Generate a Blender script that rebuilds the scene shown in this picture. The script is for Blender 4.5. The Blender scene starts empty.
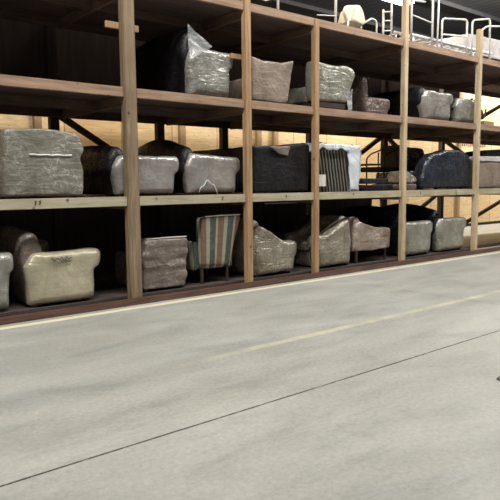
import bpy, bmesh, math, random
from mathutils import Vector, noise, Matrix
random.seed(7)
S = bpy.context.scene
C = S.collection
PI = math.pi

# ------------------------------------------------------------------ camera
cam_d = bpy.data.cameras.new('camera'); cam = bpy.data.objects.new('camera', cam_d); C.objects.link(cam)
yaw, pitch, roll = 0.6924, -0.1058, -0.0106
fwd = Vector((math.sin(yaw)*math.cos(pitch), math.cos(yaw)*math.cos(pitch), math.sin(pitch)))
rt = Vector((math.cos(yaw), -math.sin(yaw), 0)); up = rt.cross(fwd)
r2 = rt*math.cos(roll) + up*math.sin(roll); u2 = -rt*math.sin(roll) + up*math.cos(roll)
m = Matrix((r2, u2, -fwd)).transposed().to_4x4(); m.translation = Vector((0, -6.85, 1.5))
cam.matrix_world = m
cam_d.sensor_width = 36; cam_d.lens = 610.9/500*36; cam_d.clip_end = 200
S.camera = cam
S.view_settings.view_transform = 'Standard'; S.view_settings.look = 'None'
S.view_settings.exposure = 0.0; S.view_settings.gamma = 1
# ------------------------------------------------------------------ world and lamps
w = bpy.data.worlds.new('world'); S.world = w; w.use_nodes = True
w.node_tree.nodes['Background'].inputs[0].default_value = (0.9, 0.95, 1, 1)
w.node_tree.nodes['Background'].inputs[1].default_value = 0.05
def area(name, loc, size, power, col, target=None, sy=None):
    d = bpy.data.lights.new(name, 'AREA'); d.energy = power; d.color = col
    d.shape = 'RECTANGLE'; d.size = size; d.size_y = sy or size
    o = bpy.data.objects.new(name, d); C.objects.link(o); o.location = loc
    if target: o.rotation_euler = (Vector(target)-Vector(loc)).to_track_quat('-Z', 'Y').to_euler()
    return o
for i, x in enumerate((-4, 2.5, 9, 15.5)):
    area('aisle_light', (x, -2.6, 7.6), 2.8, (500, 460, 480, 560)[i], (1.0, 0.985, 0.94), sy=1.0)
    area('aisle_light', (x, -11, 7.6), 2.8, (15, 20, 40, 50)[i], (1.0, 0.985, 0.95), sy=1.0)
area('back_light', (6.5, 2.4, 7.3), 2.0, 250, (1.0, 0.84, 0.62), (6.5, 4.6, 1.8), sy=0.8)
area('back_light', (12.65, 2.6, 5.9), 1.2, 330, (1.0, 0.93, 0.8), (12.9, 3.6, 1.8), sy=0.3)
area('back_light', (20.5, 2.4, 7.4), 2.4, 1000, (1.0, 0.96, 0.86), (20.5, 4.6, 1.8), sy=0.8)

# ------------------------------------------------------------------ materials
def newmat(name):
    m = bpy.data.materials.new(name); m.use_nodes = True
    nt = m.node_tree; b = nt.nodes['Principled BSDF']
    return m, nt, b
def N(nt, t, **k):
    n = nt.nodes.new(t)
    for a, v in k.items(): setattr(n, a, v)
    return n
def mapping(nt, scale, coord='Object', rot=(0,0,0)):
    tc = N(nt, 'ShaderNodeTexCoord'); mp = N(nt, 'ShaderNodeMapping')
    mp.inputs['Scale'].default_value = scale; mp.inputs['Rotation'].default_value = rot
    nt.links.new(tc.outputs[coord], mp.inputs[0]); return mp
def noise_n(nt, mp, scale, detail=4, rough=.55, dist=0):
    n = N(nt, 'ShaderNodeTexNoise'); n.inputs['Scale'].default_value = scale; n.inputs['Detail'].default_value = detail
    n.inputs['Roughness'].default_value = rough; n.inputs['Distortion'].default_value = dist
    nt.links.new(mp.outputs[0], n.inputs['Vector']); return n
def ramp(nt, src, stops):
    r = N(nt, 'ShaderNodeValToRGB'); e = r.color_ramp.elements
    while len(e) < len(stops): e.new(.5)
    for i, (p, c) in enumerate(stops):
        e[i].position = p; e[i].color = (*c, 1) if len(c) == 3 else c
    nt.links.new(src, r.inputs[0]); return r
def math_n(nt, op, a, b=None, c=None):
    n = N(nt, 'ShaderNodeMath', operation=op)
    for i, v in enumerate((a, b, c)):
        if v is None: continue
        if isinstance(v, (int, float)): n.inputs[i].default_value = v
        else: nt.links.new(v, n.inputs[i])
    return n.outputs[0]
def mix(nt, f, a, b, bt='MIX'):
    n = N(nt, 'ShaderNodeMix', data_type='RGBA', blend_type=bt)
    for i, v in ((0, f), (6, a), (7, b)):
        if isinstance(v, (int, float)): n.inputs[i].default_value = v
        elif isinstance(v, tuple): n.inputs[i].default_value = (*v, 1)
        else: nt.links.new(v, n.inputs[i])
    return n.outputs[2]
def bump(nt, b, h, strength, dist=.01):
    n = N(nt, 'ShaderNodeBump'); n.inputs['Strength'].default_value = strength; n.inputs['Distance'].default_value = dist
    nt.links.new(h, n.inputs['Height']); nt.links.new(n.outputs[0], b.inputs['Normal'])
def plain(name, col, rough=.6, metal=0):
    m, nt, b = newmat(name); b.inputs['Base Color'].default_value = (*col, 1)
    b.inputs['Roughness'].default_value = rough; b.inputs['Metallic'].default_value = metal
    mp = mapping(nt, (1,1,1)); n = noise_n(nt, mp, 9)
    r = ramp(nt, n.outputs[0], [(.3, tuple(c*.82 for c in col)), (.7, tuple(min(1, c*1.12) for c in col))])
    nt.links.new(r.outputs[0], b.inputs['Base Color']); return m
def wood(name, a, c, axis='z', knots=True):
    m, nt, b = newmat(name)
    sc = {'x': (.7, 11, 11), 'y': (11, .7, 11), 'z': (11, 11, .7)}[axis]
    mp = mapping(nt, sc); n = noise_n(nt, mp, 2.4, 6, .6, .6)
    r = ramp(nt, n.outputs[0], [(.28, a), (.52, tuple((p+q)/2 for p, q in zip(a, c))), (.75, c)])
    mp2 = mapping(nt, (1,1,1)); n2 = noise_n(nt, mp2, 1.7, 3)
    col = mix(nt, .55, r.outputs[0], ramp(nt, n2.outputs[0], [(.3, (.55,.5,.46)), (.65, (1,1,1))]).outputs[0], 'MULTIPLY')
    if knots:
        v = N(nt, 'ShaderNodeTexVoronoi'); v.inputs['Scale'].default_value = 4.2
        nt.links.new(mp2.outputs[0], v.inputs['Vector'])
        k = ramp(nt, v.outputs['Distance'], [(.05, (1,1,1)), (.12, (0,0,0))])
        col = mix(nt, k.outputs[0], col, tuple(x*.35 for x in a))
    nt.links.new(col, b.inputs['Base Color']); b.inputs['Roughness'].default_value = .78
    bump(nt, b, n.outputs[0], .25, .004); return m
def wrap(name, col, film=(.8,.8,.78), gloss=.55, streak=.3, weave=.0, scale=1.0, stripes=None, crinkle=.55, rough=.5, metal=0):
    """upholstery tightly wrapped in clear stretch film: fabric colour, milky creases with painted glints, clear coat"""
    m, nt, b = newmat(name)
    mp = mapping(nt, (1,1,1)); n1 = noise_n(nt, mp, 3.0*scale, 5, .6, .5)
    col = tuple(c*.82 for c in col)
    base = ramp(nt, n1.outputs[0], [(.3, tuple(c*.72 for c in col)), (.7, tuple(min(1, c*1.25) for c in col))]).outputs[0]
    if stripes: base = stripes(nt, base)
    mps = mapping(nt, (4, 5, 17), rot=(.25, .35, 0)); ns = noise_n(nt, mps, .8*scale, 3, .5, 1.0)
    mpt = mapping(nt, (7, 7, 5), rot=(0, -.6, .3)); n3 = noise_n(nt, mpt, .9*scale, 3, .5, 1.2)
    ridge = math_n(nt, 'ABSOLUTE', math_n(nt, 'SUBTRACT', ns.outputs[0], .5))
    ridge2 = math_n(nt, 'ABSOLUTE', math_n(nt, 'SUBTRACT', n3.outputs[0], .5))
    rr = math_n(nt, 'MINIMUM', ridge, ridge2)
    k = ramp(nt, rr, [(0.0, (1,1,1)), (.022, (0,0,0))])
    patch = ramp(nt, n1.outputs[0], [(.42, (0,0,0)), (.62, (1,1,1))])
    f = math_n(nt, 'MULTIPLY', math_n(nt, 'MULTIPLY', k.outputs[0], patch.outputs[0]), streak)  # pale crease streaks also put film glints into the colour
    nt.links.new(mix(nt, f, base, film), b.inputs['Base Color'])
    b.inputs['Roughness'].default_value = rough
    b.inputs['Coat Weight'].default_value = min(1, gloss*1.5); b.inputs['Coat Roughness'].default_value = .24
    b.inputs['Specular IOR Level'].default_value = .3
    b.inputs['Metallic'].default_value = metal
    fine = noise_n(nt, mp, 34, 4, .7, .8)
    h = math_n(nt, 'ADD', math_n(nt, 'MULTIPLY', ns.outputs[0], .8), math_n(nt, 'MULTIPLY', n3.outputs[0], 1.2))
    h = math_n(nt, 'ADD', h, math_n(nt, 'MULTIPLY', fine.outputs[0], .03))
    bump(nt, b, h, min(1, crinkle*1.3), .03)
    nt.links.new(b.inputs['Normal'].links[0].from_socket, b.inputs['Coat Normal']); return m
def film_mat(name, alpha=.3, col=(.8,.82,.82)):
    m, nt, b = newmat(name)
    mp = mapping(nt, (3, 2, 4), rot=(.3,.5,.2)); n = noise_n(nt, mp, 1.5, 4, .55, 1.0)
    r = math_n(nt, 'ABSOLUTE', math_n(nt, 'SUBTRACT', n.outputs[0], .5))
    k = ramp(nt, r, [(0, (min(1, alpha*1.7),)*3), (.1, (min(1, alpha*.8),)*3)])
    nt.links.new(k.outputs[0], b.inputs['Alpha'])
    b.inputs['Base Color'].default_value = (*col, 1); b.inputs['Roughness'].default_value = .25
    b.inputs['Specular IOR Level'].default_value = .8
    bump(nt, b, n.outputs[0], .8, .03); return m

M = {}
M['post'] = wood('weathered_post_wood', (.15,.105,.06), (.37,.27,.165), 'z')
M['post_light'] = wood('new_post_wood', (.29,.165,.08), (.6,.39,.215), 'z')
M['post_pale'] = wood('pale_post_wood', (.42,.31,.19), (.74,.6,.4), 'z')
M['beam_pale'] = wood('pale_beam_wood', (.36,.315,.21), (.62,.56,.41), 'x')
M['beam_brown'] = wood('brown_beam_wood', (.24,.15,.095), (.5,.34,.235), 'x')
M['deck'] = wood('dark_deck_wood', (.09,.065,.06), (.22,.155,.135), 'x', False)
M['joist'] = wood('dark_joist_wood', (.07,.045,.035), (.2,.135,.1), 'x', False)
M['cross'] = wood('cross_beam_wood', (.15,.1,.07), (.34,.24,.17), 'y', False)
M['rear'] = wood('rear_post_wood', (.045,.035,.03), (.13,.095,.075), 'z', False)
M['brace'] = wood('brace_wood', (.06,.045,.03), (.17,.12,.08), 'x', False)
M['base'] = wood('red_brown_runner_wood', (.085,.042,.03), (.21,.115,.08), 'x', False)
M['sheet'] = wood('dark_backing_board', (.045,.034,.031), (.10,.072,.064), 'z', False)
M['stud'] = wood('stud_wood', (.3,.19,.1), (.52,.36,.2), 'z', False)

def ply():
    m, nt, b = newmat('plywood_sheets')
    tc = N(nt, 'ShaderNodeTexCoord'); sep = N(nt, 'ShaderNodeSeparateXYZ'); nt.links.new(tc.outputs['Object'], sep.inputs[0])
    mp = mapping(nt, (1.2, 1.2, 9)); n = noise_n(nt, mp, 2.0, 7, .65, 1.2)
    base = ramp(nt, n.outputs[0], [(.3, (.60,.42,.22)), (.7, (.86,.68,.42))]).outputs[0]
    u = math_n(nt, 'DIVIDE', sep.outputs[0], 1.22); fl = math_n(nt, 'FLOOR', u); fr = math_n(nt, 'FRACT', u)
    wn = N(nt, 'ShaderNodeTexWhiteNoise', noise_dimensions='1D'); nt.links.new(fl, wn.inputs['W'])
    tint = ramp(nt, wn.outputs['Value'], [(0, (.8,.72,.62)), (1, (1,1,1))]).outputs[0]
    base = mix(nt, 1.0, base, tint, 'MULTIPLY')
    seam = math_n(nt, 'LESS_THAN', fr, .012)
    base = mix(nt, seam, base, (.12,.07,.03))
    # rows of nail heads
    fx = math_n(nt, 'ABSOLUTE', math_n(nt, 'SUBTRACT', math_n(nt, 'FRACT', math_n(nt, 'DIVIDE', sep.outputs[0], .405)), .5))
    fz = math_n(nt, 'ABSOLUTE', math_n(nt, 'SUBTRACT', math_n(nt, 'FRACT', math_n(nt, 'DIVIDE', sep.outputs[2], .25)), .5))
    nail = math_n(nt, 'MULTIPLY', math_n(nt, 'LESS_THAN', fx, .03), math_n(nt, 'LESS_THAN', fz, .05))
    base = mix(nt, math_n(nt, 'MULTIPLY', nail, .6), base, (.25,.15,.08))
    nt.links.new(base, b.inputs['Base Color']); b.inputs['Roughness'].default_value = .7
    return m
M['ply'] = ply()

def floor_mat():
    m, nt, b = newmat('worn_concrete')
    tc = N(nt, 'ShaderNodeTexCoord'); sep = N(nt, 'ShaderNodeSeparateXYZ'); nt.links.new(tc.outputs['Object'], sep.inputs[0])
    X, Y = sep.outputs[0], sep.outputs[1]
    mp = mapping(nt, (.35, 1.0, 1)); n1 = noise_n(nt, mp, 1.1, 7, .62, .6)
    mp2 = mapping(nt, (.8, 2.0, 1), rot=(0,0,.12)); n2 = noise_n(nt, mp2, 1.5, 9, .75, .5)
    mp3 = mapping(nt, (1,1,1)); n3 = noise_n(nt, mp3, 28, 6, .75)
    base = ramp(nt, n1.outputs[0], [(.3, (.30,.295,.265)), (.5, (.365,.36,.33)), (.7, (.425,.42,.39))]).outputs[0]
    base = mix(nt, .85, base, ramp(nt, n2.outputs[0], [(.3, (.72,.73,.72)), (.47, (.94,.95,.94)), (.68, (1.1,1.09,1.06))]).outputs[0], 'MULTIPLY')
    base = mix(nt, .9, base, ramp(nt, n3.outputs[0], [(.32, (.76,.76,.76)), (.65, (1.04,1.04,1.04))]).outputs[0], 'MULTIPLY')
    def band(v, c, h): return math_n(nt, 'LESS_THAN', math_n(nt, 'ABSOLUTE', math_n(nt, 'SUBTRACT', v, c)), h)
    wob = noise_n(nt, mp3, 1.3, 5, .7)
    wv = math_n(nt, 'MULTIPLY', math_n(nt, 'SUBTRACT', wob.outputs[0], .5), .05)
    Yw = math_n(nt, 'ADD', Y, wv)
    wear = noise_n(nt, mp3, 3.2, 8, .8)
    w1 = ramp(nt, wear.outputs[0], [(.25, (.45,)*3), (.5, (.9,)*3)]).outputs[0]
    w2 = ramp(nt, wear.outputs[0], [(.38, (.14,)*3), (.6, (.75,)*3)]).outputs[0]
    base = mix(nt, math_n(nt, 'MULTIPLY', band(Yw, -.2, .055), w1), base, (.74,.68,.46))
    xr = ramp(nt, math_n(nt, 'DIVIDE', X, 10), [(.25, (0,0,0)), (.42, (1,1,1))]).outputs[0]
    base = mix(nt, math_n(nt, 'MULTIPLY', math_n(nt, 'MULTIPLY', band(Yw, -2.62, .05), w2), xr), base, (.56,.53,.37))
    # sawn control joints
    hair = noise_n(nt, mp3, 6, 6, .8)
    jk = ramp(nt, hair.outputs[0], [(.35, (.5,)*3), (.5, (1,)*3)]).outputs[0]
    j1 = math_n(nt, 'MULTIPLY', band(math_n(nt, 'ADD', Y, math_n(nt, 'MULTIPLY', wv, .25)), -3.77, .009), jk)
    j2 = math_n(nt, 'MULTIPLY', band(X, 7.1, .008), math_n(nt, 'MULTIPLY', jk, .55))
    base = mix(nt, j1, base, (.05,.045,.04)); base = mix(nt, j2, base, (.1,.095,.085))
    nt.links.new(base, b.inputs['Base Color'])
    nt.links.new(ramp(nt, n2.outputs[0], [(.3, (.42,)*3), (.7, (.62,)*3)]).outputs[0], b.inputs['Roughness'])
    b.inputs['Specular IOR Level'].default_value = .35
    bump(nt, b, n3.outputs[0], .12, .003); return m
M['floor'] = floor_mat()
def roof_mat():
    m, nt, b = newmat('dark_metal_roof_sheet')
    mp = mapping(nt, (1,1,1)); wv = N(nt, 'ShaderNodeTexWave'); wv.inputs['Scale'].default_value = .8
    nt.links.new(mp.outputs[0], wv.inputs[0])
    nt.links.new(ramp(nt, wv.outputs[0], [(0, (.2,.2,.225)), (1, (.26,.26,.29))]).outputs[0], b.inputs['Base Color'])
    b.inputs['Roughness'].default_value = .6; return m
M['roof'] = roof_mat()
M['outer'] = plain('grey_metal_wall', (.34,.34,.37), .7)
M['steel'] = plain('painted_steel', (.2,.2,.22), .5)
M['white_tube'] = plain('white_enamel_tube', (.8,.8,.78), .35)
M['cream'] = plain('cream_plastic', (.74,.7,.55), .45)
M['black'] = plain('black_metal', (.02,.02,.022), .45)
M['foot'] = plain('dark_wood_foot', (.045,.03,.022), .5)
M['mark'] = plain('black_marker_ink', (.03,.025,.03), .6)
M['mark_red'] = plain('brown_marker_ink', (.3,.12,.07), .7)
M['film'] = film_mat('clear_stretch_film', .2)
M['film_white'] = film_mat('milky_plastic_sheet', 1.3, (.66,.70,.74))
M['paper'] = plain('white_paper', (.72,.72,.68), .7)
M['mattress'] = plain('white_mattress_cloth', (.55,.52,.51), .8)

# ------------------------------------------------------------------ object helpers
OFF = {}
def tag(o, label=None, cat=None, group=None, kind=None):
    for k, v in (('label', label), ('category', cat), ('group', group), ('kind', kind)):
        if v: o[k] = v
    return o
def thing(name, label, cat, loc, group=None):
    o = bpy.data.objects.new(name, None); C.objects.link(o); o.location = loc; o.empty_display_size = .1
    OFF[o.name] = Vector(loc); return tag(o, label, cat, group)
def link(name, verts, faces, mat, parent=None, smooth=True, loc=None):
    off = OFF[parent.name] if parent else Vector(loc or (0,0,0))
    me = bpy.data.meshes.new(name)
    me.from_pydata([tuple(Vector(v)-off) for v in verts], [], faces); me.update()
    bm = bmesh.new(); bm.from_mesh(me); bmesh.ops.recalc_face_normals(bm, faces=bm.faces); bm.to_mesh(me); bm.free()
    if smooth:
        for p in me.polygons: p.use_smooth = True
    me.materials.append(mat)
    o = bpy.data.objects.new(name, me); C.objects.link(o)
    if parent: o.parent = parent
    elif loc: o.location = loc
    OFF[o.name] = off.copy(); return o
def box_geo(x0, x1, y0, y1, z0, z1, bev=.006):
    bm = bmesh.new(); bmesh.ops.create_cube(bm, size=1)
    for v in bm.verts: v.co = Vector(((x0+x1)/2+v.co.x*(x1-x0), (y0+y1)/2+v.co.y*(y1-y0), (z0+z1)/2+v.co.z*(z1-z0)))
    if bev: bmesh.ops.bevel(bm, geom=bm.edges[:], offset=bev, segments=2, affect='EDGES')
    V = [v.co.copy() for v in bm.verts]; F = [[v.index for v in f.verts] for f in bm.faces]; bm.free(); return V, F
def box(name, b, mat, parent=None, bev=.006, loc=None):
    return link(name, *box_geo(*b, bev=bev), mat, parent, False, loc)
def merge(*geos):
    V, F = [], []
    for v, f in geos:
        k = len(V); V += list(v); F += [[i+k for i in q] for q in f]
    return V, F
def bar_geo(a, b, w, h):     # rectangular bar from a to b
    a, b = Vector(a), Vector(b); d = (b-a).normalized()
    s = d.cross(Vector((0,1,0)))
    s = s.normalized() if s.length > .1 else Vector((1,0,0)); t = d.cross(s).normalized()
    V = [p + s*(h/2*i) + t*(w/2*j) for p in (a, b) for i, j in ((-1,-1),(1,-1),(1,1),(-1,1))]
    return V, [(0,1,2,3),(7,6,5,4)] + [(i, (i+1)%4, (i+1)%4+4, i+4) for i in range(4)]
def tube_geo(pts, r=.016, n=8, closed=False):
    P = [Vector(p) for p in pts]; V, F = [], []; m = len(P); pr = None
    for i, p in enumerate(P):
        a = P[i-1] if (i or closed) else p; b = P[(i+1) % m] if (i < m-1 or closed) else p
        d = (b-a).normalized()
        if pr is None: pr = d.orthogonal().normalized()
        pr = (pr - d*pr.dot(d)).normalized(); q = d.cross(pr)
        for k in range(n): V.append(p + (pr*math.cos(2*PI*k/n) + q*math.sin(2*PI*k/n))*r)
    for i in range(m if closed else m-1):
        for k in range(n):
            j = (i+1) % m; F.append((i*n+k, i*n+(k+1)%n, j*n+(k+1)%n, j*n+k))
    if not closed: F += [tuple(range(n)), tuple(range((m-1)*n, m*n))]
    return V, F
def arc_pts(corners, r=.08, n=5):   # polyline with rounded corners
    P = [Vector(c) for c in corners]; out = [P[0]]
    for i in range(1, len(P)-1):
        a = P[i] + (P[i-1]-P[i]).normalized()*r; b = P[i] + (P[i+1]-P[i]).normalized()*r
        for k in range(n+1):
            t = k/n; out.append(a*(1-t)**2 + P[i]*2*t*(1-t) + b*t*t)
    return out + [P[-1]]
def smooth_poly(pts, it=3, maxlen=.07):
    P = [Vector((p[0], p[1])) for p in pts]
    for _ in range(it):
        Q = []
        for i in range(len(P)):
            a, b = P[i], P[(i+1) % len(P)]
            l = (b-a).length; t = min(.25, .028/l) if l > 0 else .25   # small fixed corner radius
            Q += [a.lerp(b, t), a.lerp(b, 1-t)]
        P = Q
    out = []
    for i in range(len(P)):
        a, b = P[i], P[(i+1) % len(P)]; n = max(1, int((b-a).length/maxlen))
        out += [a.lerp(b, k/n) for k in range(n)]
    return out
def solid_geo(prof, y0, y1, r=.05, wob=.012, seed=0, ny=None, fn=None, corner=3):
    """rounded body: XZ outline swept along Y with rounded ends and a slightly lumpy wrapped surface"""
    P = smooth_poly(prof, corner); cx = sum(p.x for p in P)/len(P); cz = sum(p.y for p in P)/len(P)
    R = sum(math.hypot(p.x-cx, p.y-cz) for p in P)/len(P)
    L = y1-y0; r = min(r, L*.45); rings = []
    K = 4
    for k in range(K): rings.append((y0 + r*(1-math.cos(k/K*PI/2)), r*(1-math.sin(k/K*PI/2))))
    ny = ny or max(2, int((L-2*r)/.08))
    for k in range(ny+1): rings.append((y0+r+(L-2*r)*k/ny, 0))
    for k in reversed(range(K)): rings.append((y1 - r*(1-math.cos(k/K*PI/2)), r*(1-math.sin(k/K*PI/2))))
    R0 = R
    caps = [.2, .4, .6, .8]
    full = [(rings[0][0], None, s) for s in caps] + [(y, i, None) for y, i in rings] + [(rings[-1][0], None, s) for s in reversed(caps)]
    V = []
    for y, i, s in full:
        sc = 1 - (i/R0 if i is not None else r/R0)
        if s is not None: sc *= s
        for p in P: V.append(Vector((cx+(p.x-cx)*sc, y, cz+(p.y-cz)*sc)))
    n = len(P); F = []
    for j in range(len(full)-1):
        for k in range(n): F.append((j*n+k, j*n+(k+1)%n, (j+1)*n+(k+1)%n, (j+1)*n+k))
    V.append(Vector((cx, full[0][0], cz))); V.append(Vector((cx, full[-1][0], cz)))
    a, b = len(V)-2, len(V)-1; e = (len(full)-1)*n
    for k in range(n): F += [(a, (k+1)%n, k), (b, e+k, e+(k+1)%n)]
    zlo = min(v.z for v in V)
    if fn: V = [Vector(fn(v)) for v in V]
    if wob:
        o = Vector((seed*3.7, seed*1.3, seed*2.1))
        V = [v + noise.noise_vector(v*3.2+o)*wob + noise.noise_vector(v*9+o)*wob*.45 for v in V]
        for v in V: v.z = max(v.z, zlo)
    return V, F
def solid(name, prof, y0, y1, mat, parent=None, loc=None, **k):
    return link(name, *solid_geo(prof, y0, y1, **k), mat, parent, True, loc)
def scribble(name, pts, mat, parent, r=.006): return link(name, *tube_geo(pts, r, 5), mat, parent)

# ------------------------------------------------------------------ building shell
def emit(name, col, st):
    m, nt, b = newmat(name); b.inputs['Emission Color'].default_value = (*col, 1); b.inputs['Emission Strength'].default_value = st; return m
M['lamp'] = emit('lit_lamp_diffuser', (1, .97, .9), 14)
fl = box('floor', (-14, 46, -18, 26, -.2, 0), M['floor'], bev=0); tag(fl, kind='structure')
ce = box('ceiling', (-14, 46, -18, 26, 8.2, 8.35), M['roof'], bev=0); tag(ce, kind='structure')
for n_, b_ in (('wall_back', (-14, 46, 25.8, 26, 0, 8.2)), ('wall_front', (-14, 46, -18, -17.8, 0, 8.2)),
               ('wall_left', (-14, -13.8, -17.8, 25.8, 0, 8.2)), ('wall_right', (45.8, 46, -17.8, 25.8, 0, 8.2))):
    tag(box(n_, b_, M['outer'], bev=0), kind='structure')
for i, y in enumerate((6.5, 10, 13.5, 17, 20.5)):
    tag(box('trim_%d' % (i+1), (-13.8, 45.8, y-.03, y+.03, 8.05, 8.2), M['steel'], bev=0), kind='structure')
pw = box('wall_partition', (-13, 44, 4.6, 4.65, .1, 5.4), M['ply'], bev=0); tag(pw, kind='structure')
k = 6
gap_shade = box('trim_%d' % k, (-13, 44, 4.66, 4.76, 0, .1), M['black'], bev=0); tag(gap_shade, kind='structure'); k += 1  # black strip painting the shade in the gap under the raised wall
for x in (1.0, 4.35, 7.55, 9.75, 10.3, 14.8, 18.55, 23.0):
    t_ = box('trim_%d' % k, (x-.07, x+.07, 4.5, 4.6, 0, 5.2), M['stud'], bev=.004); tag(t_, kind='structure'); k += 1
t = thing('ceiling_lamp', 'bright hanging lamp above the plywood wall, glaring behind the tall pale post', 'lamp', (12.65, 2.75, 6.1))
box('housing', (12.0, 13.3, 2.62, 2.98, 6.0, 6.1), M['steel'], t, .01)
box('diffuser', (12.03, 13.27, 2.64, 2.96, 5.96, 6.0), M['lamp'], t, .006)
for x in (12.2, 13.1): link('hanging_rod', *tube_geo([(x, 2.8, 6.1), (x, 2.8, 8.2)], .012), M['steel'], t)
# ------------------------------------------------------------------ storage rack
Z1, Z2, Z3 = 1.37, 2.71, 4.06
DEP = 2.4
rack = thing('storage_rack', 'long timber storage rack with three raised decks, beside the yellow floor line', 'rack', (7, 0, 0))
POST = [(-.6, .08, .08, 5, 'post'), (1.55, .08, .08, 5, 'post'), (3.80, .085, .11, 5.2, 'post'), (5.69, .06, .09, 5.2, 'post_light'), (7.09, .055, .09, Z3+.0, 'post_light'),
        (9.385, .06, .09, 5.2, 'post_pale'), (11.90, .06, .1, 4.62, 'post_pale'), (14.3, .06, .09, 4.6, 'post_light'), (18.0, .06, .09, 4.6, 'post_light')]
for x, h, d, top, mt in POST:
    box('post', (x-h, x+h, 0, d, 0, top), M[mt], rack, .012)
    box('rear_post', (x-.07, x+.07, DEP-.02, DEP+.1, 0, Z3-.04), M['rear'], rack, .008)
XS = [p[0] for p in POST]
for z, mt in ((Z1, 'beam_pale'), (Z2, 'beam_brown'), (Z3, 'beam_brown')):
    for i in range(len(XS)-1):
        a, b = XS[i]+POST[i][1], XS[i+1]-POST[i+1][1]
        if z == Z3 and i == 3: b = XS[i+1]+.03
        if z == Z3 and i == 4: a = XS[i]-.02
        box('front_beam', (a+.001, b-.001, .02, .062, z-.115, z+.004), M[mt], rack, .005)
    yy = .1 if z != Z3 else .07
    box('shelf_deck', (-.7, 18.1, .115, DEP-.03, z-.032, z), M['deck'], rack, .003)
    box('middle_beam', (-.7, 18.1, 1.15, 1.2, z-.16, z-.034), M['joist'], rack, .004)
    box('rear_beam', (-.7, 18.1, DEP-.075, DEP-.03, z-.15, z-.034), M['joist'], rack, .004)
    for x, h, d, top, mt2 in POST:
        box('cross_beam', (x+h+.002, x+h+.045, .066, DEP-.08, z-.17, z-.034), M['cross'], rack, .004)
box('base_runner', (-.7, 18.1, -.035, -.003, 0, .085), M['base'], rack, .006)
box('base_runner', (-.7, 18.1, .55, .6, 0, .06), M['base'], rack, .006)
box('base_deck', (-.7, 12.0, .115, DEP-.03, .06, .1), M['sheet'], rack, .004)
# dark backing boards; the top-level one is added in place of shade
box('backing_shade_board', (-.7, 11.55, DEP+.11, DEP+.13, .0, Z1-.05), M['sheet'], rack, 0)
box('backing_shade_board', (-.7, 15.2, DEP+.11, DEP+.13, Z2+.0, Z3-.05), M['sheet'], rack, 0)
def brace(x, z, dx, dz): link('brace', *bar_geo((x, DEP+.04, z), (x+dx, DEP+.04, z+dz), .05, .1), M['brace'], rack, False)
brace(3.8, 2.66, 1.9, -1.12); brace(11.9, 2.66, -1.35, -.72); brace(11.9, 2.66, 1.3, -.74)
brace(14.3, 2.66, 1.4, -.5); brace(14.3, 1.28, -1.5, -.7); brace(18.0, 1.1, -2.6, -.75); brace(18.0, 4.0, -2.4, -.9)
box('metal_strip', (6.25, 6.92, .3, .33, 1.205, 1.217), M['steel'], rack, 0)
for x in (6.3, 6.86): box('hanger', (x, x+.01, .31, .32, 1.217, Z1-.032), M['black'], rack, 0)
# cleats nailed behind posts, dark knots and marks on the beams
box('cleat', (3.55, 4.0, .112, .15, 3.42, 3.5), M['post_light'], rack, .004)
box('cleat', (5.45, 5.8, .092, .13, 3.28, 3.35), M['post_light'], rack, .004)
for x, z in ((2.55, Z1-.05), (2.6, Z1-.045), (6.42, Z1-.05), (5.2, Z1-.055), (9.9, Z1-.05), (11.1, Z1-.05)):
    scribble('beam_mark', [(x, .017, z-.02), (x+.015, .017, z), (x, .017, z+.02), (x+.02, .017, z+.025)], M['mark'], rack, .005)

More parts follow.
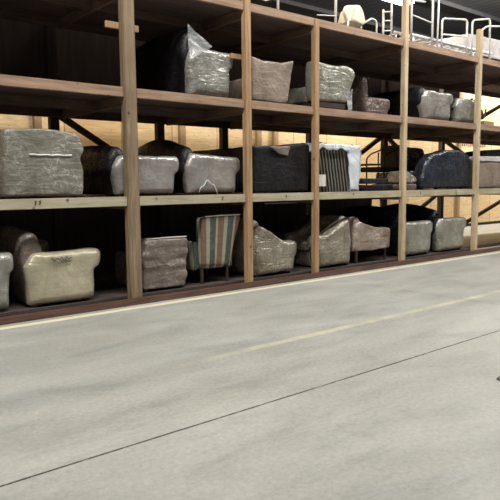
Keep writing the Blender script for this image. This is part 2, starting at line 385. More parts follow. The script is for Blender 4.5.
# ------------------------------------------------------------------ wrapped sofas
def sofa(name, label, cat, x0, x1, y0, L, zb, az, bz, mat, group=None, hump=.1, back_w=.3, face=1, roll=.03, foot=.02, film=None, seed=1, slope=0, cush=2, shade_backmat=None, wob=.012, armw=.28):
    fx = (lambda x: x) if face == 1 else (lambda x: x0+x1-x)
    pf = lambda pts: [(fx(a), b) for a, b in pts]
    t = thing(name, label, cat, ((x0+x1)/2, y0+L/2, zb), group)
    zf = zb+foot
    arm = [(x0+.05, zf), (x1-.07, zf), (x1-.055, az-.24), (x1-.01+roll, az-.2), (x1+roll, az-.05), (x1-.03+roll*.5, az-.0), (x1-.25, az+.0), (x0+.3, az+slope), (x0+.1, az+slope*1.4), (x0+.01, az-.15)]
    for i, (a, b) in enumerate(((y0, y0+armw), (y0+L-armw, y0+L))):
        solid('arm', pf(arm), a, b, mat, t, r=.115, wob=wob, seed=seed+i)
    back = [(x0+.06, zf), (x0+back_w+.02, zf), (x0+back_w, (zb+az)/2), (x0+back_w*.8, bz-.14), (x0+back_w*.62, bz-.02), (x0+back_w*.3, bz), (x0-.0, bz-.08), (x0-.03, bz-.3), (x0+.02, (zb+az)/2)]
    def hf(v):
        s = max(0, min(1, (v.z-(az-.1))/(bz-az+.1))); q = math.sin(PI*max(0, min(1, (v.y-y0)/L)))**1.3
        return (v.x, v.y, v.z + s*hump*q)
    solid('backrest', pf(back), y0+.1, y0+L-.1, shade_backmat or mat, t, r=.1, wob=wob, seed=seed+3, fn=hf)  # darker backrest colour stands in for the shade between neighbouring sofas
    solid('seat_base', pf([(x0+.2, zf), (x1-.08, zf), (x1-.08, zb+.3), (x0+.2, zb+.3)]), y0+armw-.02, y0+L-armw+.02, mat, t, r=.02, wob=.004, seed=seed+4)
    n = cush; w_ = (L-2*armw)/n
    sh = min(az-.06, zb+.44)
    for i in range(n):
        solid('seat_cushion', pf([(x0+back_w-.02, zb+.29), (x1-.02, zb+.29), (x1-.02, sh), (x0+back_w-.02, sh)]), y0+armw+i*w_+.005, y0+armw+(i+1)*w_-.005, mat, t, r=.06, wob=wob*.6, seed=seed+5+i)
    for a in (x0+.12, x1-.16):
        for b in (y0+.06, y0+L-.12):
            box('foot', (fx(a)-.03, fx(a)+.03, b, b+.06, zb, zf+.02), M['foot'], t, .008)
    return t
def film_sheet(parent, quad, name='plastic_wrap', mat=None, n=10, sag=.03, seed=1):
    a, b, c, d = [Vector(q) for q in quad]; V, F = [], []
    nr = (b-a).cross(d-a).normalized()
    for i in range(n+1):
        for j in range(n+1):
            u, v = i/n, j/n
            p = a.lerp(b, u).lerp(d.lerp(c, u), v)
            V.append(p + nr*sag*(noise.noise(p*5+Vector((seed,0,0)))) )
    for i in range(n):
        for j in range(n): k = i*(n+1)+j; F.append((k, k+1, k+n+2, k+n+1))
    o = link(name, V, F, mat or M['film'], parent)
    md = o.modifiers.new('thick', 'SOLIDIFY'); md.thickness = .0015
    return o

W = {}
W['beige'] = wrap('cream_fabric_in_film', (.58,.52,.37), gloss=.5, streak=.22, crinkle=.28, metal=0.25, rough=.36)
W['olive'] = wrap('olive_grey_fabric_in_film', (.235,.225,.18), gloss=.4, streak=.4, crinkle=.5)
W['silver'] = wrap('silver_grey_fabric_in_film', (.42,.39,.37), gloss=.9, streak=.2, crinkle=.3, metal=0.4, rough=.36)
W['silver2'] = wrap('taupe_grey_fabric_in_film', (.43,.40,.37), gloss=.9, streak=.3, crinkle=.35, metal=0.4, rough=.36)
W['grey'] = wrap('grey_fabric_in_film', (.33,.32,.285), gloss=.6, streak=.35, crinkle=.5, metal=0.25, rough=.36)
W['khaki'] = wrap('khaki_fabric_in_film', (.33,.295,.22), gloss=.55, streak=.45, crinkle=.95, scale=1.2, metal=0.25, rough=.36)
W['pinkish'] = wrap('pinkish_tan_fabric_in_film', (.42,.33,.27), gloss=.5, streak=.4, crinkle=.7, metal=0.25, rough=.36)
W['greygreen'] = wrap('grey_green_fabric_in_film', (.35,.34,.28), gloss=.6, streak=.3, crinkle=.5, metal=0.25, rough=.36)
W['brown'] = wrap('brown_fabric_in_film', (.21,.165,.14), gloss=.35, streak=.3, crinkle=.5)
W['tan'] = wrap('tan_fabric_in_film', (.30,.235,.185), gloss=.35, streak=.15, crinkle=.3)
W['navy'] = wrap('navy_fabric_in_film', (.012,.014,.022), gloss=.2, streak=.04, crinkle=.6)
W['charcoal'] = wrap('charcoal_fabric_in_film', (.009,.008,.010), gloss=.06, streak=.02, crinkle=.4)
W['chestnut'] = wrap('chestnut_fabric_in_film', (.17,.12,.1), gloss=.4, streak=.3, crinkle=.6)

zg = .101
# ground level
t = sofa('wrapped_sofa', 'cream rolled-arm sofa in film with a black scribble on its arm, ground level', 'sofa', 2.44, 3.38, .12, 1.95, zg, .74, .98, W['beige'], hump=.05, seed=2, roll=.04, cush=3, back_w=.32, shade_backmat=W['brown'])
scribble('marker_scribble', [(2.74+.022*i, .108, .655+.022*math.sin(i*2.3)+.008*math.cos(i*5)) for i in range(13)], M['mark'], t, .0055)
scribble('marker_scribble', [(2.86+.02*i, .108, .622+.014*math.cos(i*2.9)) for i in range(7)], M['mark'], t, .005)
sofa('wrapped_sofa', 'grey square wrapped sofa end left of the cream sofa, ground level', 'sofa', 1.45, 2.34, .12, 1.6, zg, .77, .78, W['grey'], hump=0, seed=5, roll=.0, wob=.008)
# ribbed upright seat
t = thing('wrapped_recliner', 'grey brown blocky seat with horizontal ridges, ground level beside thick weathered post', 'chair', (4.33, .45, zg))
def rib(v):
    return (v.x, v.y + (.012*math.sin(v.z*40) if v.y < .3 else 0), v.z)
solid('backrest', [(3.99, zg+.03), (4.66, zg+.03), (4.7, .3), (4.68, .45), (4.72, .6), (4.7, .8), (4.04, .8), (4.01, .66), (3.96, .56), (4.01, .42), (3.97, .2)], .16, .4, W['brown'], t, r=.035, fn=rib, wob=.012, seed=9)
solid('seat', [(4.02, zg+.03), (4.66, zg+.03), (4.66, .45), (4.02, .45)], .38, .95, W['brown'], t, r=.05, seed=10)
for x in (3.99, 4.62): solid('arm', [(x, zg+.03), (x+.1, zg+.03), (x+.1, .6), (x, .6)], .38, .95, W['brown'], t, r=.03, seed=11)
link('piping', *tube_geo([(4.06, .175, .805), (4.35, .17, .812), (4.69, .175, .806)], .007, 6), M['paper'], t)
for x in (4.03, 4.6):
    for y in (.2, .85): box('foot', (x, x+.05, y, y+.05, zg, zg+.05), M['foot'], t, .005)
# striped chair, back to the aisle
def stripes(nt, base):
    tc = N(nt, 'ShaderNodeTexCoord'); sp = N(nt, 'ShaderNodeSeparateXYZ'); nt.links.new(tc.outputs['Object'], sp.inputs[0])
    # the taper of the back fans the stripes: x / width(z)
    wz = math_n(nt, 'ADD', math_n(nt, 'MULTIPLY', sp.outputs[2], .1), .29)
    u = math_n(nt, 'ADD', math_n(nt, 'DIVIDE', math_n(nt, 'ADD', sp.outputs[0], math_n(nt, 'MULTIPLY', sp.outputs[1], -.6)), wz), 4.0)
    f = math_n(nt, 'FRACT', math_n(nt, 'MULTIPLY', u, 1.2))
    r = ramp(nt, f, [(0, (.36,.34,.26)), (.07, (.065,.085,.07)), (.40, (.36,.34,.26)), (.52, (.19,.115,.08)), (.86, (.36,.34,.26)), (.94, (.36,.34,.26))])
    r.color_ramp.interpolation = 'CONSTANT'; return r.outputs[0]
W['stripe'] = wrap('striped_upholstery_in_film', (.3,.3,.3), gloss=.35, streak=.12, crinkle=.3, stripes=stripes)
t = thing('striped_chair', 'green, brown and cream striped chair, tapered back to the aisle, ground level', 'chair', (5.2, .5, zg))
def lean(v): return (v.x, v.y - (v.z-.35)*.1 + .05, v.z)
solid('backrest', [(4.95, .36), (5.46, .34), (5.52, .7), (5.63, 1.05), (5.57, 1.075), (4.98, 1.06), (4.92, 1.04), (4.94, .7)], .14, .32, W['stripe'], t, r=.035, fn=lean, wob=.008, seed=12)
solid('seat', [(4.95, .3), (5.48, .3), (5.5, .5), (4.93, .5)], .28, .85, W['stripe'], t, r=.05, seed=13)
for x in (4.86, 5.46): solid('arm', [(x, .3), (x+.09, .3), (x+.1, .72), (x-.01, .72)], .26, .8, W['stripe'], t, r=.03, seed=14)
link('piping', *tube_geo([(4.97, .12, 1.068), (5.25, .115, 1.078), (5.6, .12, 1.074)], .009, 6), M['paper'], t)
for x in (4.95, 5.4):
    for y in (.24, .76): link('leg', *bar_geo((x+.03, y, zg), (x+.03, y, .34), .035, .035), M['foot'], t, False)
# sloping khaki sofa, back to the left
t = sofa('wrapped_loveseat', 'khaki loveseat in crinkled film, arm sloping down rightwards, ground level beside striped chair', 'sofa', 5.88, 6.80, .12, 1.5, zg, .6, .97, W['khaki'], hump=.03, seed=20, roll=.02, slope=.22, wob=.022)
t = sofa('wrapped_armchair', 'khaki armchair in loose film, back peaked at right, ground level behind short post', 'chair', 7.22, 8.14, .12, .95, zg, .66, .96, W['khaki'], hump=0, seed=24, face=-1, slope=.2, wob=.02, cush=1)
# pinkish settee on legs
t = thing('wrapped_settee', 'pinkish tan settee on thin legs with brown marker writing, ground level', 'sofa', (8.7, .8, zg))
solid('arm', [(8.26, .3), (9.2, .32), (9.19, .5), (9.18, .68), (9.1, .7), (8.7, .73), (8.3, .86), (8.22, .8)], .14, .34, W['pinkish'], t, r=.05, seed=30, wob=.02)
solid('arm', [(8.24, .3), (9.16, .32), (9.19, .5), (9.18, .68), (9.1, .7), (8.7, .73), (8.3, .86), (8.22, .8)], 1.5, 1.7, W['pinkish'], t, r=.05, seed=31, wob=.02)
solid('backrest', [(8.2, .3), (8.42, .3), (8.4, .8), (8.32, .93), (8.2, .9)], .18, 1.66, W['pinkish'], t, r=.07, seed=32)
solid('seat', [(8.3, .3), (9.14, .3), (9.16, .5), (8.3, .5)], .3, 1.54, W['pinkish'], t, r=.05, seed=33)
for x in (8.28, 9.08):
    for y in (.2, 1.6): link('leg', *bar_geo((x, y, zg), (x, y, .34), .035, .035), M['foot'], t, False)
for i in range(5):
    x = 8.86+i*.055
    scribble('marker_writing', [(x, .128, .56), (x+.012, .127, .60), (x+.026, .127, .555), (x+.038, .128, .605)], M['mark_red'], t, .004)
sofa('wrapped_sofa', 'grey sofa with rounded arm directly right of the pale post, ground level', 'sofa', 9.6, 10.53, .12, 1.95, zg, .77, .92, W['greygreen'], hump=.16, seed=36, roll=.03, shade_backmat=W['navy'])
sofa('wrapped_sofa', 'grey sofa with pale arm top, shade-dark arched back, furthest right at ground level', 'sofa', 10.72, 11.74, .12, 1.95, zg, .79, .93, W['greygreen'], hump=.16, seed=41, roll=.04, shade_backmat=W['navy'])
# first raised shelf
z = Z1+.001
t = thing('wrapped_loveseat', 'large olive grey square loveseat in film with pale tape strip, lowest raised shelf', 'sofa', (2.75, .9, z))
arm = [(2.26, z+.02), (3.19, z+.02), (3.21, 1.7), (3.17, 1.85), (3.24, 1.95), (3.15, 2.13), (2.8, 2.17), (2.28, 2.15)]
solid('arm', arm, .12, .36, W['olive'], t, r=.04, seed=50, wob=.012)
solid('arm', arm, 1.4, 1.64, W['olive'], t, r=.04, seed=51, wob=.012)
solid('backrest', [(2.26, z+.02), (2.5, z+.02), (2.48, 2.12), (2.28, 2.12)], .3, 1.45, W['olive'], t, r=.05, seed=52)
solid('seat', [(2.4, z+.02), (3.15, z+.02), (3.15, 1.82), (2.4, 1.82)], .3, 1.45, W['olive'], t, r=.05, seed=53)
link('tape_strip', *tube_geo([(2.55+.05*i, .113, 1.87+.004*math.sin(i*2.1)) for i in range(11)], .0105, 5), M['paper'], t)
for x in (2.3, 3.08):
    for y in (.2, 1.5): box('foot', (x, x+.05, y, y+.05, z, z+.04), M['foot'], t, .005)
sofa('wrapped_sofa', 'silver grey sofa with flat bright arm, behind the thick weathered post, lowest raised shelf', 'sofa', 3.62, 4.6, .145, 1.9, z, 1.9, 2.0, W['silver'], hump=.07, seed=55, roll=.03, foot=.02, shade_backmat=W['charcoal'], wob=.01)
t = sofa('wrapped_sofa', 'silver taupe camelback sofa with a trailing loop of film, lowest raised shelf', 'sofa', 4.7, 5.64, .12, 1.9, z, 1.91, 2.0, W['silver2'], hump=.2, seed=61, roll=.03, foot=.02, shade_backmat=W['charcoal'], slope=.03, wob=.01)
link('film_tail', *tube_geo([(4.86+.32*s, .1, 1.4+.16*math.sin(s*PI)+.02*math.sin(s*17)) for s in [i/14 for i in range(15)]], .006, 5), M['film_white'], t)
# dark boxy sofa
t = thing('dark_sofa', 'near black boxy sofa with a loose brown flap, left of the dark panels', 'sofa', (6.44, .9, z))
solid('arm', [(5.84, z+.02), (7.04, z+.02), (7.05, 2.13), (6.9, 2.15), (6.5, 2.1), (5.86, 2.08)], .12, .4, W['charcoal'], t, r=.04, seed=70, wob=.014)
solid('backrest', [(5.84, z+.02), (6.1, z+.02), (6.08, 2.08), (5.86, 2.08)], .35, 1.8, W['charcoal'], t, r=.06, seed=71)
solid('seat', [(6.0, z+.02), (7.0, z+.02), (7.0, 1.8), (6.0, 1.8)], .35, 1.8, W['charcoal'], t, r=.06, seed=72)
for x in (5.9, 6.95):
    for y in (.2, 1.7): box('foot', (x, x+.05, y, y+.05, z, z+.04), M['foot'], t, .005)
film_sheet(t, [(6.15, .1, 2.08), (6.6, .095, 2.09), (6.55, .09, 1.94), (6.35, .095, 1.97)], name='fabric_flap', mat=W['brown'], n=6, sag=.02)
# row of upright padded panels
for i in range(10):
    x = 7.32+i*.074; dx = -.13
    t = thing('folding_panel', 'thin upright dark panel with khaki edge, leaning in a row under white plastic', 'panel', (x, .7, z), 'dark panels standing in a row on the lowest raised shelf')
    V, F = box_geo(x, x+.05, .195, 1.4, z, 2.07, .012)
    sh = lambda V: [Vector((v.x + dx*(v.z-z)/.72, v.y, v.z)) for v in V]
    link('pad', sh(V), F, W['charcoal'], t, False)
    V, F = box_geo(x+.052, x+.066, .185, 1.4, z, 2.07, .004)
    link('edge_binding', sh(V), F, M['cream'] if 0 else M['paper_edge'] if 'paper_edge' in M else M.setdefault('paper_edge', plain('khaki_edge_binding', (.33,.31,.25), .7)), t, False)
tg = box('paper_note', (7.2, 7.42, .128, .134, 1.47, 1.66), M['paper'], bev=0, loc=(7.3, .13, 1.47)); tag(tg, 'blank pale paper sheet on the row of dark panels by the short post', 'paper')
# milky plastic sheet draped over panel row
V, F = [], []
prof = [(7.18, 2.02), (7.17, 2.15), (7.3, 2.19), (7.5, 2.15), (7.75, 2.15), (7.92, 2.13), (8.05, 2.17), (8.2, 2.15), (8.30, 2.07), (8.31, 1.9), (8.29, 1.65), (8.26, 1.45), (8.24, z+.004)]
prof = [Vector((a, b)) for a, b in prof]; fine = []
for i in range(len(prof)-1): fine += [prof[i].lerp(prof[i+1], k/5) for k in range(5)]
fine.append(prof[-1]); ny = 16
for i, p_ in enumerate(fine):
    for j in range(ny+1):
        y = .14+1.3*j/ny; q = Vector((p_.x, y, p_.y)); nn = noise.noise_vector(q*6)*.025
        V.append(Vector((q.x+nn.x, y+nn.y, max(z+.003, q.z+nn.z*.7))))
for i in range(len(fine)-1):
    for j in range(ny): k = i*(ny+1)+j; F.append((k, k+1, k+ny+2, k+ny+1))
b0 = len(V)
# front drop at the right side of the panels
rows = 14
for i in range(rows+1):
    zz = z+.004 + (2.15-z)*i/rows
    for j in range(7):
        u = j/6; xx = (8.02-.07*(i/rows)) + u*(.24+.1*(i/rows))
        q = Vector((xx, .13, zz)); nn = noise.noise_vector(q*7)*.03
        V.append(Vector((xx+nn.x*.3, .125+nn.y, zz)))
for i in range(rows):
    for j in range(6): k = b0+i*7+j; F.append((k, k+1, k+8, k+7))
# front valance over panel tops
b1 = len(V)
for i in range(25):
    xx = 7.17 + .85*i/24
    for j in range(4):
        zz = 2.16 - j*(.03+.02*noise.noise(Vector((xx*7,0,0)))); q = Vector((xx, .13, zz))
        V.append(Vector((xx, .12+noise.noise(q*9)*.02, zz)))
for i in range(24):
    for j in range(3): k = b1+i*4+j; F.append((k, k+1, k+5, k+4))
ps = link('plastic_sheet', V, F, M['film_white'], None, True, (7.7, .7, z))
tag(ps, 'crumpled white plastic sheet draped over the row of dark upright panels', 'plastic sheet')
ps.modifiers.new('thick', 'SOLIDIFY').thickness = .002
# low dark cushions
for i, (x0, x1, y0, z0, z1, mt, lb) in enumerate((
        (8.4, 9.25, .14, z, z+.11, 'charcoal', 'flat black cushion, lower of two stacked beside the white plastic sheet'),
        (8.45, 9.2, .2, z+.13, z+.225, 'navy', 'flat dark cushion on top of a black one beside the white plastic sheet'),
        (9.5, 9.98, .14, z, z+.12, 'chestnut', 'flat brown cushion under the crumpled bag right of the pale post'))):
    o = solid('seat_cushion', [(x0, z0), (x1, z0), (x1, z1), (x0, z1)], y0, y0+.75, W[mt], loc=(x0, y0, z0), r=.04, seed=80+i, wob=.008)
    tag(o, lb, 'cushion')
# small metal side chair
t = thing('metal_chair', 'black metal chair with bent tube arm seen against plywood, lowest raised shelf', 'chair', (10.4, 1.25, z))
for y in (1.05, 1.5):
    link('arm', *tube_geo(arc_pts([(10.12, y, z), (10.12, y, 2.03), (10.25, y, 2.12), (10.72, y, 2.26)], .05), .016), M['black'], t)
link('leg', *tube_geo([(10.5, 1.05, z), (10.5, 1.05, 2.16)], .014), M['black'], t)
link('leg', *tube_geo([(10.5, 1.5, z), (10.5, 1.5, 2.16)], .014), M['black'], t)
box('seat', (9.95, 10.6, 1.0, 1.55, 1.74, 1.84), M['black'], t, .02)
box('backrest', (10.62, 10.68, 1.03, 1.52, 1.75, 2.3), M['black'], t, .02)
box('table_top', (9.72, 10.0, 1.02, 1.5, 1.87, 1.9), M['black'], t, .008)
# dark wrapped chair
t = thing('wrapped_chair', 'black chair in glinting film behind the crumpled bag, lowest raised shelf', 'chair', (11.0, 1.0, z))
W['black_glint'] = wrap('black_fabric_in_film', (.022,.02,.024), gloss=.8, streak=.7, crinkle=1.0, scale=.8)
solid('backrest', [(10.75, z+.03), (11.45, z+.03), (11.5, 2.05), (11.42, 2.24), (10.85, 2.27), (10.72, 2.1)], 1.0, 1.2, W['black_glint'], t, r=.06, seed=90, wob=.02)
solid('seat', [(10.75, z+.03), (11.4, z+.03), (11.4, 1.75), (10.75, 1.75)], 1.15, 1.8, W['black_glint'], t, r=.06, seed=91)
for x in (10.8, 11.3):
    for y in (1.05, 1.7): box('foot', (x, x+.05, y, y+.05, z, z+.05), M['foot'], t, .005)
# crumpled bag
bag = thing('crumpled_bag', 'crumpled brown and white plastic bag lying beside the pale post, lowest raised shelf', 'bag', (9.8, .4, z+.135))
W['bag'] = wrap('brown_and_white_plastic', (.30,.24,.18), film=(.9,.9,.88), gloss=.7, streak=.95, crinkle=1.2, scale=1.0)
solid('sack', [(9.55, z+.135), (10.0, z+.135), (9.99, z+.2), (9.86, z+.27), (9.7, z+.36), (9.58, z+.36)], .16, .6, W['bag'], bag, r=.08, seed=95, wob=.04)
# big navy sofa
def nv(v):
    return (v.x, v.y, v.z)
t = thing('wrapped_sofa', 'large navy black sofa with a long arched top, lowest raised shelf', 'sofa', (11.0, .8, z))
W['navyshine'] = wrap('navy_leather_in_film', (.01,.015,.028), film=(.4,.48,.58), gloss=.4, streak=.12, crinkle=.6)
solid('arm', [(10.16, z+.03), (11.90, z+.03), (11.92, 1.95), (11.84, 2.1), (11.40, 2.17), (10.90, 2.15), (10.45, 2.06), (10.26, 1.88), (10.15, 1.55)], .14, .42, W['navyshine'], t, r=.09, seed=97, wob=.018)
solid('backrest', [(11.4, z+.03), (11.78, z+.03), (11.75, 2.12), (11.45, 2.15)], .35, .95, W['navyshine'], t, r=.08, seed=98)
solid('seat', [(10.1, z+.03), (11.6, z+.03), (11.6, 1.75), (10.1, 1.75)], .35, .95, W['navyshine'], t, r=.08, seed=99)
for x in (10.2, 11.6):
    for y in (.2, .8): box('foot', (x, x+.06, y, y+.06, z, z+.05), M['foot'], t, .005)
# right of the last post
t = thing('upholstered_bench', 'brownish pink upholstered bench with white top edge, right of the rightmost post', 'bench', (12.8, .6, z))
solid('body', [(12.02, z+.01), (13.7, z+.01), (13.7, 1.98), (12.02, 1.98)], .14, .9, W['tan'], t, r=.05, seed=101, wob=.01)
solid('top_pad', [(12.0, 1.96), (13.72, 1.96), (13.72, 2.08), (12.0, 2.06)], .12, .92, M['mattress'], t, r=.05, seed=102, wob=.01)
o = solid('dark_cushion', [(12.5, 2.09), (13.6, 2.09), (13.6, 2.26), (12.8, 2.2)], .3, .85, W['charcoal'], loc=(13, .55, 2.09), r=.05, seed=103, wob=.01)
tag(o, 'dark cushion lying on the white top of the brown-pink bench', 'cushion')

# second raised shelf
z = Z2+.001
t = sofa('wrapped_sofa', 'grey sofa in film with back peaking at left, leftmost on second raised shelf', 'sofa', 4.78, 5.57, .16, 1.8, z, 3.38, 3.62, W['grey'], hump=.06, seed=110, roll=.03, foot=.02, shade_backmat=W['charcoal'], slope=.02, wob=.016)
film_sheet(t, [(4.74, .12, 3.64), (5.15, .125, 3.4), (4.86, .12, 3.22), (4.76, .12, 3.2)], seed=8)
t = thing('wrapped_chair', 'tan square chair back with a dipped top edge, second raised shelf', 'chair', (6.2, .5, z))
solid('backrest', [(5.84, z+.02), (6.58, z+.02), (6.66, 3.1), (6.74, 3.41), (6.45, 3.34), (6.1, 3.33), (5.83, 3.37)], .13, .36, W['tan'], t, r=.04, seed=120, wob=.012)
solid('seat', [(5.9, z+.02), (6.5, z+.02), (6.5, 3.1), (5.9, 3.1)], .33, .95, W['tan'], t, r=.05, seed=121)
for x in (5.9, 6.45):
    for y in (.2, .8): box('foot', (x, x+.05, y, y+.05, z, z+.04), M['foot'], t, .005)
t = thing('wrapped_chair', 'grey green chair with pale curved top, dark skirt, second raised shelf', 'chair', (7.65, .5, z))
solid('backrest', [(7.2, 2.83), (7.98, 2.86), (8.08, 3.1), (8.2, 3.36), (8.13, 3.44), (7.95, 3.47), (7.65, 3.44), (7.4, 3.45), (7.17, 3.47), (7.16, 3.1)], .14, .38, W['greygreen'], t, r=.07, seed=125, wob=.01)
solid('seat', [(7.22, 2.83), (7.95, 2.83), (7.95, 3.1), (7.22, 3.1)], .34, .9, W['greygreen'], t, r=.05, seed=126)
box('base_skirt', (7.24, 7.98, .17, .88, z+.03, 2.84), M['foot'], t, .01)
for x in (7.23, 7.93):
    for y in (.17, .82): box('leg', (x, x+.05, y, y+.05, z, 2.84), M['foot'], t, .006)
film_sheet(t, [(7.95, .135, 3.0), (8.08, .135, 3.1), (8.05, .135, z+.02), (7.96, .135, z+.02)], seed=12)
sofa('wrapped_chair', 'dim brown chair with tall narrow back at its left, second raised shelf', 'chair', 8.93, 9.62, .5, .8, z, 3.1, 3.5, W['chestnut'], hump=0, seed=130, back_w=.16, cush=1)
sofa('wrapped_loveseat', 'grey loveseat with shiny white arm top, second raised shelf right of pale post', 'sofa', 10.15, 11.14, .12, 1.5, z, 3.29, 3.36, W['silver2'], hump=.0, shade_backmat=W['charcoal'], seed=135, roll=.04, foot=.02, wob=.018)
sofa('wrapped_armchair', 'small grey armchair in film directly left of the rightmost post, second raised shelf', 'chair', 11.32, 12.1, .14, .85, z, 3.24, 3.27, W['grey'], hump=0, shade_backmat=W['charcoal'], seed=140, cush=1, wob=.018)
# dark stand with clutter right of last post
t = thing('office_chair', 'black upturned office chair against bright plywood, right of rightmost post, second raised shelf', 'chair', (12.75, .8, z))
link('column', *tube_geo([(12.7, .8, z+.12), (12.7, .8, 3.3)], .05, 10), M['black'], t)
solid('seat', [(12.42, z+.2), (13.0, z+.2), (12.95, z+.4), (12.8, z+.46), (12.45, z+.42)], .5, 1.05, M['black'], t, r=.05, seed=150, wob=.02)
for a in range(5):
    an = a*2*PI/5+.3; c_ = Vector((12.7, .8, 3.28)); e_ = c_ + Vector((math.cos(an)*.3, math.sin(an)*.3, .02))
    lg = link('leg', *tube_geo([c_, e_], .022), M['black'], t)
    link('caster', *tube_geo([e_+Vector((0,-.02,.02)), e_+Vector((0,.02,.02))], .03, 10), M['black'], lg)
link('arm', *tube_geo(arc_pts([(12.9, .6, z+.3), (13.15, .6, z+.25), (13.2, .6, z+.45)], .06), .02), M['black'], t)
box('base_plate', (12.45, 12.95, .55, 1.05, z, z+.12), M['foot'], t, .01)
o = box('cardboard_box', (12.3, 12.72, .13, .4, z, z+.1), M['stud'], loc=(12.5, .2, z)); tag(o, 'small pale cardboard box on the second raised shelf right of the rightmost post', 'box')

# ------------------------------------------------------------------ things on the top deck
z = Z3+.001
def tubes(name, parent, *paths, r=.016):
    for p in paths: link(name, *tube_geo(p, r), M['white_tube'], parent)
t = thing('metal_pole', 'thin white pole standing on the top deck right of the tall orange-brown post', 'pole', (6.72, .5, z))
tubes('shaft', t, [(6.72, .5, z), (6.72, .5, 5.2)], r=.02); tubes('rail', t, [(6.72, .5, 4.42), (6.45, .5, 4.33), (6.1, .5, 4.36), (5.8, .5, 4.4)], r=.012)
box('base', (6.64, 6.80, .42, .58, z, z+.02), M['white_tube'], t, .004)
t = thing('metal_pole', 'thin white pole standing on the top deck beside the cream plastic chair', 'pole', (8.05, .5, z))
tubes('shaft', t, [(8.05, .5, z), (8.05, .5, 5.3)], r=.022); tubes('rail', t, [(8.05, .5, 4.36), (7.6, .5, 4.3)], r=.01)
box('base', (7.97, 8.13, .42, .58, z, z+.02), M['white_tube'], t, .004)
# cream plastic chair
t = thing('plastic_chair', 'cream moulded plastic chair on the top deck between white pole and bed rails', 'chair', (8.45, .5, z))
link('backrest', *solid_geo([(8.2, 4.42), (8.3, 4.28), (8.36, 4.3), (8.42, 4.52), (8.62, 4.56), (8.62, 4.62), (8.25, 4.56)], .42, .5, r=.02, wob=.005), M['cream'], t)
link('seat', *solid_geo([(8.34, 4.3), (8.6, 4.24), (8.68, 4.3), (8.66, 4.42), (8.56, 4.58), (8.42, 4.54)], .35, .75, r=.05, wob=.01), M['cream'], t)
for x, y in ((8.3, .44), (8.58, .44), (8.35, .7), (8.6, .7)): link('leg', *tube_geo([(x, y, z), (x, y, 4.34)], .018), M['cream'], t)
# low rail frame
t = thing('bed_rail', 'low white bent-tube guard rail on the top deck right of the cream chair', 'rail', (8.95, .5, z))
tubes('tube', t, [(8.72, .5, z), (8.72, .5, 4.56)], arc_pts([(8.76, .5, 4.33), (9.0, .5, 4.47), (9.15, .5, 4.45), (9.15, .5, z)], .06), [(8.8, .5, 4.2), (9.15, .5, 4.2)])
# ladder
t = thing('bed_ladder', 'white tube ladder with short rungs on the top deck left of the tall pale post', 'ladder', (9.45, .5, z))
tubes('rail', t, [(9.34, .5, z), (9.34, .5, 4.68)], [(9.58, .5, z), (9.58, .5, 5.2)], r=.02)
tubes('rung', t, [(9.34, .5, 4.3), (9.58, .5, 4.34)], [(9.34, .5, 4.48), (9.58, .5, 4.52)], [(9.34, .5, 4.64), (9.58, .5, 4.68)], r=.014)
# bunk end
t = thing('bunk_bed_end', 'tall white bunk bed end with rounded tube corners, behind the tall pale post', 'bed frame', (10.1, .2, z))
tubes('frame', t, arc_pts([(9.78, .2, z), (9.78, .2, 4.98), (10.45, .2, 5.02), (10.45, .2, z)], .12), r=.022)
tubes('post', t, [(10.62, .2, z), (10.66, .2, 5.4)], [(10.56, .27, z), (10.56, .27, 5.4)], r=.018)
tubes('rail', t, [(8.9, .2, 4.86), (9.8, .2, 4.86), (10.2, .2, 4.9)], r=.02)
tubes('rung', t, [(9.78, .2, 4.6), (10.45, .2, 4.55)], r=.014)
# stacked bed frames
for i, (y, zz, lb) in enumerate(((.35, 4.3, 'white metal bed frame lying nearest the deck edge right of the pale post'), (.75, 4.42, 'white metal bed frame lying behind another on the top deck'))):
    t = thing('metal_bed', lb, 'bed', (11.6, y, z))
    tubes('side_rail', t, [(10.0, y, zz), (12.9, y, zz)], [(10.0, y+.9, zz), (12.9, y+.9, zz)], r=.034)
    for k in range(9): tubes('slat', t, [(10.15+k*.33, y, zz), (10.15+k*.33, y+.9, zz)], r=.012)
    for x in (10.05, 12.85):
        for yy in (y, y+.9): tubes('leg', t, [(x, yy, z), (x, yy, zz)], r=.02)
t = thing('bed_headboard', 'white arched tube headboard standing on bed frames left of the rightmost post', 'headboard', (11.3, .27, z))
tubes('arch', t, arc_pts([(10.88, .27, z), (10.88, .27, 4.72), (11.78, .27, 4.84), (11.78, .27, z)], .1), [(10.9, .27, 4.42), (11.77, .27, 4.5)], r=.02)
t = thing('bed_headboard', 'white arched tube headboard half hidden by the rightmost post', 'headboard', (12.3, .27, z))
tubes('arch', t, arc_pts([(11.98, .27, z), (11.98, .27, 4.86), (12.68, .27, 5.0), (12.7, .27, z+.006)], .1), r=.02)
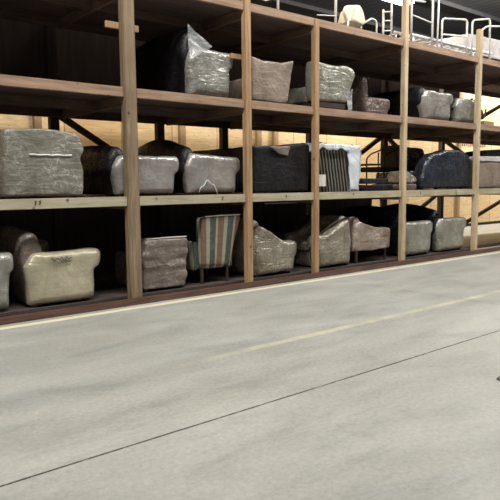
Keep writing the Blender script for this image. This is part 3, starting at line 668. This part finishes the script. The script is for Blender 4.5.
t = thing('bed_headboard', 'white arched tube headboard wrapping around the right side of the rightmost post', 'headboard', (12.7, .14, z))
tubes('arch', t, arc_pts([(12.05, .14, z), (12.05, .14, 4.6), (12.3, .14, 4.76), (12.97, .14, 4.86), (13.0, .14, z+.006)], .1), r=.02)
o = solid('mattress', [(12.9, 4.42), (16.2, 4.42), (16.2, 4.7), (15.6, 4.95), (12.9, 4.86)], .9, 2.1, M['mattress'], loc=(14, 1.5, 4.42), r=.08, seed=170, wob=.02)
tag(o, 'white mattress lying at the right end of the top deck', 'mattress')
t = thing('mattress_pallet', 'dark low pallet under the white mattress at the right end of the top deck', 'pallet', (14.5, 1.5, z))
for y in (1.0, 1.45, 1.9): box('runner', (12.95, 16.1, y, y+.08, z, 4.36), M['joist'], t)
box('board', (12.95, 16.1, .95, 2.05, 4.36, 4.415), M['joist'], t)
for i, x in enumerate((11.1, 11.45, 12.2)):
    o = solid('folded_bedding', [(x, 4.452), (x+.3, 4.452), (x+.28, 4.55+.02*i), (x+.04, 4.57)], .95, 1.3, M['mattress'], loc=(x, 1.1, 4.452), r=.04, seed=180+i, wob=.02)
    tag(o, ['leftmost small white bundle of bedding on the bed frames', 'middle small white bundle of bedding on the bed frames', 'small white bundle of bedding on the bed frames beside the rightmost post'][i], 'bedding', 'bedding bundles on the bed frames')
# brown marker writing on the partition
k_ = []
for i in range(12):
    x = 20.0-1.2+i*.13; zz = 2.72+.01*(i % 3)
    k_.append(tube_geo([(x, 4.595, zz), (x+.03, 4.595, zz+.11), (x+.06, 4.595, zz+.02), (x+.09, 4.595, zz+.1)], .012, 5))
wr = link('wall_writing', *merge(*k_), M['mark_red'], None, loc=(19.5, 4.595, 2.7)); tag(wr, 'line of faded brown handwriting on the plywood wall behind the navy sofa', 'writing')
# fallen scrap on the floor
o = link('wood_chip', *solid_geo([(4.33, 0), (4.42, 0), (4.41, .018), (4.34, .015)], -4.6, -4.55, r=.01, wob=.004), M['foot'], None, True, (4.38, -4.57, 0)); tag(o, 'tiny dark chip lying on the concrete floor at the right edge', 'debris')
